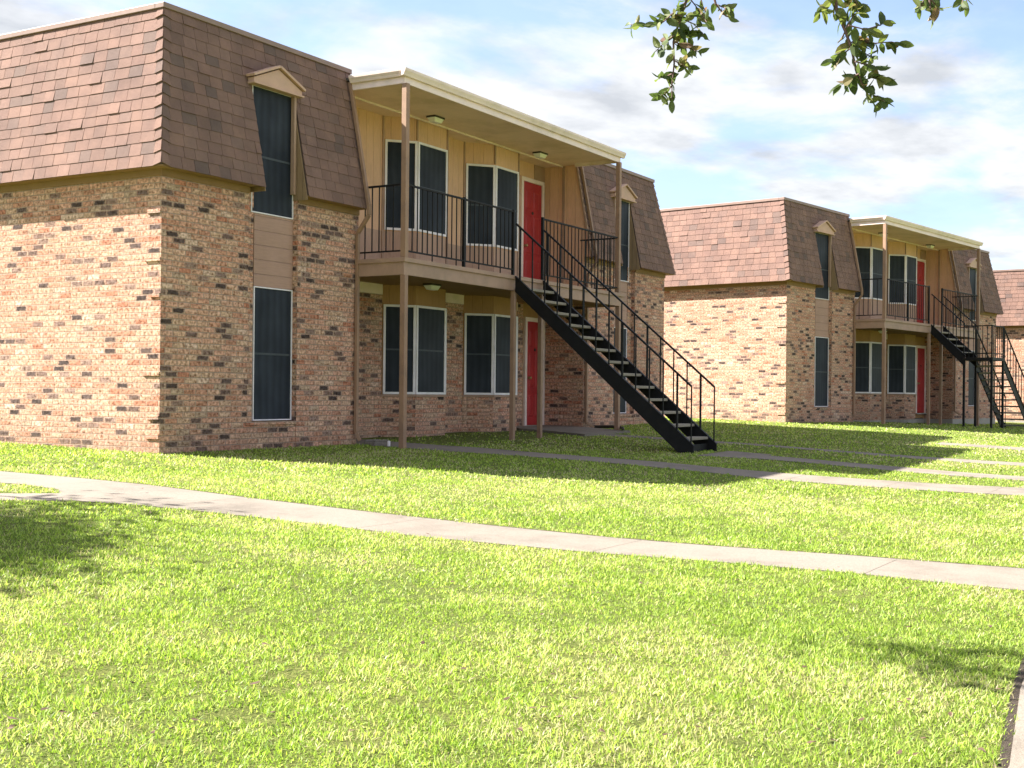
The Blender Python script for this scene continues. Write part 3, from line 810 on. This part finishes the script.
# expansion joints scored across the paths (dark filler strips)
def joints():
    m = MB()
    for yy in np.arange(-11.4, 6, 1.83):
        xl = np.interp(yy, [-12,-9.5,-7.6,-5.6,-3.8,-3.4,-1.5,8], [-3.08,-3.05,-3.45,-3.75,-4.05,-4.15,-3.84,-3.94]); xr = np.interp(yy, [-12,-10.2,-8.3,-6.5,-4.1,-2.8,-.9,8], [-2.01,-2.05,-2.42,-2.7,-2.9,-2.81,-3.0,-2.95])
        z0, z1 = float(gz(xl, yy))+.0075, float(gz(xr, yy))+.0075
        m.face([(xl+.01, yy-.0025, z0), (xr-.01, yy-.0025, z1), (xr-.01, yy+.0025, z1), (xl+.01, yy+.0025, z0)])
    for yy in np.arange(-15, -1, 1.2):
        xl = np.interp(yy, [-16,-9.4,-8.4,-6.6,-5.8,-4.7,-2.6,-.75], [4.6,4.6,4.4,4.15,4.25,4.35,4.3,4.1]); xr = np.interp(yy, [-16,-9.2,-8.2,-6.8,-4.5,-3.6,-1.5], [5.68,5.7,5.45,5.2,5.15,5.05,5.15])
        z0, z1 = float(gz(xl, yy))+.0085, float(gz(xr, yy))+.0085
        m.face([(xl+.01, yy-.0025, z0), (xr-.01, yy-.0025, z1), (xr-.01, yy+.0025, z1), (xl+.01, yy+.0025, z0)])
    for xx in np.arange(-12.7, -3.2, 1.3):
        z0 = float(gz(xx, -11.1))+.0095; z1 = float(gz(xx, -12))+.0095
        m.face([(xx-.0025, -11.06, z0), (xx-.0025, -12.08, z1), (xx+.0025, -12.08, z1), (xx+.0025, -11.06, z0)])
    o = m.build('footpath_joints', M['joint']); tag(o, 'thin dark joints scored across the footpaths', kind='structure')
joints()
# bare soil margins beside the near paths
def inpoly(X, Y, poly, grow=0):
    c = np.zeros(X.shape, bool); n = len(poly)
    for i in range(n):
        x1, y1 = poly[i]; x2, y2 = poly[(i+1) % n]
        if y1 == y2: continue
        c ^= ((y1 > Y) != (y2 > Y)) & (X < (x2-x1)*(Y-y1)/(y2-y1)+x1)
    return c
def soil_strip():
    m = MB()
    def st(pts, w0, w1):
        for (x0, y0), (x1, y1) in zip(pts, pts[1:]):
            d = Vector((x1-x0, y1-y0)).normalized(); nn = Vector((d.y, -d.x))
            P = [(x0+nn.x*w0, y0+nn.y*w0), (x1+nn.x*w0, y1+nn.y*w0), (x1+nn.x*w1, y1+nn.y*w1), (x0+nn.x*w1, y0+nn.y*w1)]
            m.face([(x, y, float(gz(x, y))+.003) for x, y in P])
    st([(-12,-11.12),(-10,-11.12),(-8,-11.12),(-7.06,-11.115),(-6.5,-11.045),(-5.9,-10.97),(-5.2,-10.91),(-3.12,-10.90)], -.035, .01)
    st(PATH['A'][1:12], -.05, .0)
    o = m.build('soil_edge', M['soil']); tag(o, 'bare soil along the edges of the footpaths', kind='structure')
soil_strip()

# ---- grass blades
CAMP = np.array([-11.4015, -11.8036]); FWD = np.array([math.cos(R(30.51)), math.sin(R(30.51))]); RGT = np.array([FWD[1], -FWD[0]])
def tri_noise(x, y, s, seed):
    r = np.random.default_rng(seed); G = r.random((64, 64))
    u, v = x/s, y/s; i, j = np.floor(u).astype(int), np.floor(v).astype(int); fu, fv = u-i, v-j
    fu = fu*fu*(3-2*fu); fv = fv*fv*(3-2*fv); g = lambda a, b: G[a % 64, b % 64]
    return (g(i,j)*(1-fu)+g(i+1,j)*fu)*(1-fv)+(g(i,j+1)*(1-fu)+g(i+1,j+1)*fu)*fv
def grass():
    V, C, cnt = [], [], 0
    ang = 33.0
    for d0, d1, dens, wd, ln in ((3.2, 5, 11000, .0042, .038), (5, 7, 9500, .0047, .038), (7, 10, 6000, .0060, .040), (10, 14, 3000, .0082, .042), (14, 20, 1000, .014, .045), (20, 30, 360, .022, .048), (30, 48, 100, .036, .05)):
        area = math.pi*(d1*d1-d0*d0)*ang*2/360; n = int(area*dens)
        d = np.sqrt(rng.uniform(d0*d0, d1*d1, n)); a = np.radians(rng.uniform(-ang, ang, n))
        P = CAMP + np.outer(d*np.cos(a), np.ones(2))*FWD + np.outer(d*np.sin(a), np.ones(2))*RGT
        x, y = P[:, 0], P[:, 1]
        ok = np.ones(n, bool)
        for k, p in PATH.items():
            if k == 'G': continue
            ok &= ~inpoly(x + .09*(tri_noise(x, y, .16, 21)-.5), y + .09*(tri_noise(x, y, .16, 22)-.5), p)
        ok &= ~((x > -.02) & (x < WG+.02) & (y > 0)) & ~((x > WG-.02) & (x < W-WG+.02) & (y > BY)) & ~((x > W-WG-.02) & (x < W+.02) & (y > 0))
        ca, sa = math.cos(R(8.88)), math.sin(R(8.88)); lx = (x-19.634)*ca-(y+1.498)*sa; ly = (x-19.634)*sa+(y+1.498)*ca
        ok &= ~((lx > -.02) & (lx < W+.02) & (ly > 0))
        # bare, thin ground under the porch
        thin = (x > 5.2) & (x < 11.4) & (y > -.75) & (rng.random(n) < .75); ok &= ~thin
        ye = np.interp(x, [-7.1,-6.5,-5.9,-5.2,-3.1], [-11.115,-11.045,-10.97,-10.91,-10.90]); strip = (y > ye-.06) & (y < ye+.035) & (x < -3.1) & (rng.random(n) < .85); ok &= ~strip
        xr = np.interp(y, [-12,-10.2,-9.2,-8.3,-7.4,-6.5,-5.3,-4.1,-2.82,-1.87,-.93,8], [-2.01,-2.05,-2.2,-2.42,-2.6,-2.7,-2.82,-2.9,-2.8,-2.85,-3.0,-2.95])
        ok &= ~((x > xr) & (x < xr+.05) & (rng.random(n) < .85))
        x, y = x[ok], y[ok]; n = len(x)
        f = tri_noise(x, y, .22, 3)*.5 + tri_noise(x, y, .9, 4)*.3 + tri_noise(x, y, .07, 5)*.35
        gap = tri_noise(x, y, .055, 31)*.6 + tri_noise(x, y, .13, 32)*.4
        keep = (rng.random(n) < np.clip(.45+1.0*f, .3, 1)) & ((gap > .30) | (rng.random(n) < .12)); x, y, f = x[keep], y[keep], f[keep]; n = len(x)
        h = ln*.80*(.45+.75*rng.random(n))*(.6+.8*f); w = wd*(.7+.6*rng.random(n))
        yaw = rng.uniform(0, 2*np.pi, n); lean = rng.uniform(.25, 1.45, n); la = rng.uniform(0, 2*np.pi, n)
        z = gz(x, y)-.006
        tx, ty = np.cos(yaw)*w/2, np.sin(yaw)*w/2
        mx, my = np.cos(la)*np.sin(lean)*h*.40, np.sin(la)*np.sin(lean)*h*.40; mz = np.cos(lean*.75)*h*.52
        ex, ey = np.cos(la)*np.sin(lean)*h*1.0, np.sin(la)*np.sin(lean)*h*1.0; ez = mz + np.cos(np.minimum(lean*1.1, 1.45))*h*.48
        q = np.stack([np.stack([x-tx, y-ty, z], -1), np.stack([x+tx, y+ty, z], -1), np.stack([x+mx+tx*.9, y+my+ty*.9, z+mz], -1), np.stack([x+mx-tx*.9, y+my-ty*.9, z+mz], -1), np.stack([x+ex, y+ey, z+ez], -1)], 1)
        V.append(q.reshape(-1, 3))
        patch = tri_noise(x, y, 1.6, 8)
        p2 = tri_noise(x, y, .42, 12); lush = np.clip((patch*.5+p2*.5-.33)*3.6, 0, 1)
        straw = (rng.random(n) < .04+.30*(1-lush)**1.5)
        c = np.clip(.04 + .62*rng.random(n) + .30*(1-lush)*rng.random(n) + .12*(tri_noise(x, y, .12, 9)-.5), .01, .86); c[straw] = .9+.1*rng.random(straw.sum())
        C.append(c); cnt += n
    V = np.concatenate(V).astype(np.float32); C = np.concatenate(C).astype(np.float32)
    me = bpy.data.meshes.new('grass'); n = cnt
    me.vertices.add(n*5); me.vertices.foreach_set('co', V.ravel())
    b = np.arange(n)[:, None]*5
    L = np.concatenate([b+np.array([0,1,2,3]), b+np.array([3,2,4])], 1).ravel().astype(np.int32)
    me.loops.add(n*7); me.loops.foreach_set('vertex_index', L)
    ls = (np.arange(n)[:, None]*7 + np.array([0, 4])).ravel().astype(np.int32)
    me.polygons.add(n*2); me.polygons.foreach_set('loop_start', ls)
    me.update(calc_edges=True); me.validate()
    at = me.attributes.new('rnd', 'FLOAT', 'FACE'); at.data.foreach_set('value', np.repeat(C, 2))
    me.materials.append(M['blade'])
    o = bpy.data.objects.new('grass', me); COL.objects.link(o)
    tag(o, 'short bright green grass blades covering the lawn', 'grass', kind='stuff')
    print('blades', n)
grass()

# ---- scattered dead leaves
def litter():
    m = MB()
    for _ in range(300):
        d = 4.2 + 12*random.random()**1.3; a = R(random.uniform(-26, 26))
        p = CAMP + FWD*d*math.cos(a) + RGT*d*math.sin(a); x, y = p
        if any(inpoly(np.array([x]), np.array([y]), q)[0] for k, q in PATH.items() if k != 'G') and random.random() < .8: continue
        if y > -.2: continue
        z = float(gz(x, y))+.042; s = random.uniform(.010, .023); r = random.uniform(0, 6.28); c, sn = math.cos(r), math.sin(r)
        pts = [(-1,0,0),(-.3,.45,.25),(.5,.4,.1),(1,0,.3),(.5,-.42,.3),(-.3,-.4,.05)]
        P = [(x+s*(c*a_-sn*b_), y+s*(sn*a_+c*b_), z+s*h_*random.uniform(.2,1.6)) for a_, b_, h_ in pts]
        m.face(P)
    o = m.build('leaf_litter', M['dead_leaf']); tag(o, 'small brown dead leaves scattered over the grass', 'fallen leaves', kind='stuff')
litter()

# ---- splash block and drain at the left downspout
g0 = float(gz(4.2, -.25))
sb = empty('splash_block', (4.25, -.22, g0)); o_ = Vector(sb.location)
m = MB(); m.box(4.06, 4.42, -.30, -.10, g0-.04, g0+.05); m.box(4.06, 4.42, -.30, -.27, g0+.05, g0+.08); m.box(4.06, 4.42, -.13, -.10, g0+.05, g0+.08)
m.build('block', M['joint'], sb, o_, bevel=.01)
m = MB(); m.tube([(4.12,-.52,g0-.02), (4.12,-.52,g0+.07), (4.12,-.52,g0+.075)], [.022,.022,.012], 10); m.build('cleanout_pipe', M['white'], sb, o_)
tag(sb, 'grey concrete splash block below the left downspout of the nearest porch', 'splash block')
hz = float(gz(11.7, -.4))
m = MB()
pts = [(11.62+.0*i, -.12, hz+.06) for i in range(1)] + [(11.7, -.28, hz+.06), (11.62, -.6, hz+.07), (11.4, -.9, hz+.06), (11.15, -1.05, hz+.05), (10.9, -1.15, hz+.06)]
m.tube(pts, .03, 8)
o = m.build('drain_hose', M['bronze'], smooth=True); tag(o, 'dark flexible drain hose lying on the grass at the right downspout', 'hose')

# ================================================================== TREES
def leafset(n, fn, size, mb, rr=(0, 1)):
    for i in range(n):
        p = fn()
        if p is None: continue
        leaf(mb, p, Vector((random.gauss(0,1), random.gauss(0,1), random.gauss(-.2,.7))).normalized(), size*random.uniform(.7, 1.3), random.uniform(*rr))
def leaf(mb, p, d, L, rnd, wd=.42):
    d = Vector(d).normalized(); s = d.cross(Vector((random.gauss(0,1), random.gauss(0,1), random.gauss(0,1)))).normalized(); n = s.cross(d)
    p = Vector(p); w = L*wd*.5
    c = random.uniform(-.18, .05)*L
    prof = ((0,0), (.18,.68), (.42,1.0), (.68,.86), (.88,.42), (1.0,0))
    V = [p]; c2 = c
    for t_, q_ in prof[1:-1]: V += [p+d*L*t_+n*c*t_*t_*2.2-s*w*q_+n*w*.3*q_, p+d*L*t_+n*c*t_*t_*2.2, p+d*L*t_+n*c*t_*t_*2.2+s*w*q_+n*w*.3*q_]
    V.append(p+d*L+n*c*2.2)
    F = [(0,2,1), (0,3,2)]
    for k in range(3):
        a = 1+3*k; F += [(a,a+1,a+4,a+3), (a+1,a+2,a+5,a+4)]
    F += [(10,11,13), (11,12,13)]
    mb.solid(V, F, max(.01, rnd))
def limb(mb, a, b, r0, r1, sag=.0, n=7, wob=.06):
    a, b = Vector(a), Vector(b); L = (b-a).length; P = []; rs = []
    for i in range(n):
        t = i/(n-1); q = a.lerp(b, t) + Vector((0, 0, sag*4*t*(1-t)))
        if 0 < i < n-1: q += Vector((random.uniform(-1,1), random.uniform(-1,1), random.uniform(-1,1)))*wob*L*.3
        P.append(q); rs.append(r0+(r1-r0)*t)
    mb.tube(P, rs, 8); return P
def tree(x, y, h_tr, crown_c, crown_r, nl, label, r0=.16, extra=None, leaf_sz=.085):
    g = float(gz(x, y)); root = empty('tree', (x, y, g)); off = Vector(root.location)
    t = MB(); top = Vector((x+.1, y+.05, g+h_tr))
    limb(t, (x, y, g-.1), top, r0, r0*.7, n=8, wob=.02)
    t.build('trunk', M['bark'], root, off, smooth=True)
    C_ = Vector(crown_c); R_ = Vector(crown_r); cl = []
    for k in range(9):
        a = 2*math.pi*k/9 + random.uniform(-.3,.3); e = random.uniform(-.25, .8)
        tip = C_ + Vector((math.cos(a)*math.cos(e)*R_.x*.75, math.sin(a)*math.cos(e)*R_.y*.75, math.sin(e)*R_.z*.8))
        b = MB(); P = limb(b, top-Vector((0,0,random.uniform(0,.3))), tip, r0*.42, .012, sag=.1)
        for q in P[3:]:
            e2 = q + Vector((random.gauss(0,.5), random.gauss(0,.5), random.gauss(.1,.3))); limb(b, q, e2, .02, .005, n=4); cl.append(e2)
        b.build('limb', M['bark'], root, off, smooth=True); cl += P[3:]
    lf = MB()
    for k in range(46):
        v = Vector((random.gauss(0,1), random.gauss(0,1), random.gauss(0,1))).normalized()*random.uniform(.45, 1)
        cl.append(C_ + Vector((v.x*R_.x, v.y*R_.y, v.z*R_.z)))
    per = nl//len(cl)
    for c in cl:
        s = random.uniform(.22, .42)
        for _ in range(per):
            leaf(lf, c + Vector((random.gauss(0,s), random.gauss(0,s), random.gauss(0,s*.7))), (random.gauss(0,1), random.gauss(0,1), random.gauss(-.3,.6)), leaf_sz*random.uniform(.7,1.3), random.uniform(0,.9))
    if extra: extra(root, off, lf, top)
    lf.build('foliage', M['leaf'], root, off)
    tag(root, label, 'tree'); return root
CZ = .7969
def cw(px, py, f):                     # a real place seen in that direction, f metres away
    r = (px-512)/1272*f; z = CZ - (py-393)/1272*f
    q = CAMP + FWD*f + RGT*r; return Vector((q[0], q[1], z))

def overhang(root, off, lf, top):
    b = MB(); limb(b, top, (-6.75,-6.2,3.9), .06, .012, sag=.25, n=10, wob=.03)
    b.build('limb', M['bark'], root, off, smooth=True)
    for (cx, cy, cz, s_, n_) in ((-6.9,-5.25,3.9,.13,90), (-6.95,-5.65,3.85,.16,150), (-7.05,-6.1,3.85,.14,130), (-6.75,-6.35,3.9,.10,50), (-7.3,-5.75,3.8,.09,40), (-6.55,-5.6,3.9,.08,30), (-6.6,-6.6,3.9,.1,40), (-6.5,-7.3,3.9,.14,50)):
        st = MB(); limb(st, (-6.75,-6.25,3.9), (cx,cy,cz), .012, .004, n=4); st.build('twig', M['twig'], root, off)
        for _ in range(int(n_*.62)):
            leaf(lf, (cx-.16+random.gauss(0,s_), cy-.45+random.gauss(0,s_), cz+random.gauss(0,s_*.6)), (random.gauss(0,1), random.gauss(0,1), random.gauss(-.2,.5)), .10*random.uniform(.7,1.3), random.uniform(0,.9))
    a = cw(690, -330, 5.6); b2 = cw(880, -300, 5.3)
    lb = MB(); limb(lb, top, a+Vector((0,0,.25)), .07, .02, sag=.25, n=9); limb(lb, top, b2+Vector((0,0,.2)), .06, .02, sag=.2, n=8)
    lb.build('limb', M['bark'], root, off, smooth=True)
    def sprig(pts, f, fj, sides, nleaf, ls, start=0):
        st = MB(); lv = MB()
        P = [cw(x, y, f+fj*i/len(pts)) for i, (x, y) in enumerate(pts)]
        st.tube(P, [.0095-.0075*i/(len(P)-1) for i in range(len(P))], 6)
        def along(P, n, s0=0, ls=ls, upto=1.0):
            seg = [(P[i+1]-P[i]).length for i in range(len(P)-1)]; T = sum(seg)
            n = int(n*.95)
            for k in range(n):
                t = (s0 + (upto-s0)*(k+.5)/n)*T; i = 0
                while i < len(seg)-1 and t > seg[i]: t -= seg[i]; i += 1
                p = P[i].lerp(P[i+1], min(1, t/seg[i])); d = (P[i+1]-P[i]).normalized()
                sd = Vector((random.gauss(0,1), random.gauss(0,1), random.gauss(0,.7)))
                dd = (d*random.uniform(.1,.9) + sd.normalized()*.85 + Vector((0,0,-.15))).normalized()
                leaf(lv, p, dd, ls*random.uniform(.75,1.3), random.random()**1.1*.99, .50)
        along(P, nleaf, start)
        along(P, 26, .22, upto=start)
        for sd in sides:
            Q = [cw(x, y, f+random.uniform(-.08,.08)) for x, y in sd]
            st.tube(Q, [.0035-.002*i/(len(Q)-1) for i in range(len(Q))], 5); along(Q, max(5, int(len(sd)*4.6)), .1)
            leaf(lv, Q[-1], (Q[-1]-Q[-2]), ls*1.0, .3, .46)
        leaf(lv, P[-1], (P[-1]-P[-2]), ls*1.1, .4, .46)
        s_ = st.build('hanging_twig', M['twig'], root, off); lv.build('leaves', M['leaf'], s_, off)
    ls = .055
    sprig([(700,-360),(692,-200),(690,-60),(684,-5),(676,18),(670,40),(671,62),(669,82),(669,98)], 5.3, .0,
          [[(682,0),(660,20),(640,24),(627,23)], [(676,16),(690,22),(700,32)], [(671,40),(685,46),(695,50)], [(670,58),(680,64),(688,66)], [(670,34),(660,42),(652,50)], [(669,72),(660,76),(656,76)], [(684,-6),(695,8),(703,20)], [(669,84),(662,92),(657,94)], [(672,30),(680,34),(686,30)],[(678,14),(668,12),(662,18)]], 30, ls, .62)
    sprig([(700,-360),(705,-150),(706,-20),(712,2),(720,12),(725,15)], 5.35, 0, [[(694,-30),(698,2),(704,14)], [(712,2),(722,6),(727,8)]], 9, ls*.8, .72)
    sprig([(880,-330),(850,-180),(828,-40),(833,8),(842,28),(848,45),(852,62),(858,78),(865,92),(869,98)], 5.1, .0,
          [[(832,-6),(820,4),(816,10)], [(845,22),(862,26),(880,20)], [(848,34),(868,40),(888,38),(897,40)], [(848,44),(838,52),(830,56)], [(852,58),(866,62),(876,64)], [(856,70),(845,76),(838,82)], [(838,-10),(850,-4),(856,2)], [(858,78),(868,74),(878,76)], [(864,88),(872,92),(882,98)], [(850,50),(862,50),(870,54)],[(843,24),(850,12),(858,4)],[(846,40),(857,34),(864,30)]], 34, ls*1.05, .66)
    sprig([(880,-330),(915,-150),(924,-30),(926,0),(928,12)], 5.2, 0, [[(924,-12),(918,0),(916,4)], [(926,-6),(933,2),(936,6)]], 7, ls, .80)
    sprig([(880,-330),(940,-160),(962,-30),(963,0)], 5.2, 0, [[(962,-16),(958,0)]], 4, ls*.8, .88)
tree(-4.2, -13.5, 3.0, (-3.6,-13.6,4.9), (2.2,2.2,1.5), 5200, 'leafy tree whose hanging twigs dip into the top right of the photo', .17, overhang)

tree(-8.75, 1.7, 3.0, (-8.25,1.2,4.3), (1.3,1.3,1.0), 34000, 'broad tree outside the left edge shading the lawn and footpath', .17, leaf_sz=.125)
# ================================================================== SKY, SUN, CAMERA
wd = bpy.data.worlds.new('World'); scn.world = wd; wd.use_nodes = True
nt = wd.node_tree; nt.nodes.clear(); n = N(nt)
sky = n.n('ShaderNodeTexSky', sky_type='NISHITA'); sky.sun_disc = False
sky.sun_elevation = SUN_EL; sky.sun_rotation = math.atan2(SUN_FROM.x, SUN_FROM.y)
sky.air_density = 1.0; sky.dust_density = 1.2; sky.ozone_density = 1.5
tc = n.n('ShaderNodeTexCoord'); sp = n.n('ShaderNodeSeparateXYZ'); n.L(tc.outputs['Generated'], sp.inputs[0])
zz = n.m('MAXIMUM', n.m('ADD', sp.outputs[2], .10), .04)
pv = n.comb(n.m('DIVIDE', sp.outputs[0], zz), n.m('DIVIDE', sp.outputs[1], zz), 0.0)
mp = n.n('ShaderNodeMapping'); n.L(pv, mp.inputs[0]); mp.inputs['Location'].default_value = (3.1, 1.7, 0); mp.inputs['Rotation'].default_value = (0, 0, R(25)); mp.inputs['Scale'].default_value = (1.0, 1.25, 1)
c1 = n.n('ShaderNodeTexNoise'); n.L(mp.outputs[0], c1.inputs['Vector']); c1.inputs['Scale'].default_value = 1.15; c1.inputs['Detail'].default_value = 9; c1.inputs['Roughness'].default_value = .56; c1.inputs['Distortion'].default_value = .25
cov = n.n('ShaderNodeMapRange'); cov.interpolation_type = 'SMOOTHSTEP'; n.L(c1.outputs[0], cov.inputs[0]); cov.inputs[1].default_value = .40; cov.inputs[2].default_value = .56
c2 = n.noise(mp.outputs[0], 2.6, 6, .55)
shade = n.ramp(c2, [(.34, (2.6,2.7,2.85)), (.56, (3.95,4.0,4.05))])
col = n.mix(n.m('MULTIPLY_ADD', cov.outputs[0], .76, .20), n.mix(1.0, sky.outputs[0], (.92,.96,1.12), 'MULTIPLY'), shade)
bg = n.n('ShaderNodeBackground'); n.L(col, bg.inputs[0]); bg.inputs[1].default_value = .060; bg.name = 'sky_bg'
out = n.n('ShaderNodeOutputWorld'); n.L(bg.outputs[0], out.inputs[0])

sl = bpy.data.lights.new('sun', 'SUN'); sl.energy = 5.0; sl.angle = R(.53); sl.color = (1, .955, .88)
so = bpy.data.objects.new('sun', sl); COL.objects.link(so); so.location = (-20, 20, 30)
so.rotation_euler = SUN_FROM.to_track_quat('Z', 'Y').to_euler()

cd = bpy.data.cameras.new('camera'); cam = bpy.data.objects.new('camera', cd); COL.objects.link(cam); scn.camera = cam
cam.location = (-11.4015, -11.8036, CZ)
cd.sensor_width = 36; cd.lens = 1271.99/1024*36; cd.clip_end = 3000; cd.clip_start = .05
cd.shift_y = (393.18-384)/1024
rt = Vector((RGT[0], RGT[1], 0)); fw = Vector((FWD[0], FWD[1], 0)); up = Vector((0,0,1))
ra = R(.5569); rt2 = rt*math.cos(ra)+up*math.sin(ra); up2 = up*math.cos(ra)-rt*math.sin(ra)
Mx = Matrix((rt2, up2, -fw)).transposed().to_4x4()
cam.rotation_euler = Mx.to_euler()
scn.cycles.use_denoising = True
scn.cycles.max_bounces = 6
scn.render.film_transparent = False
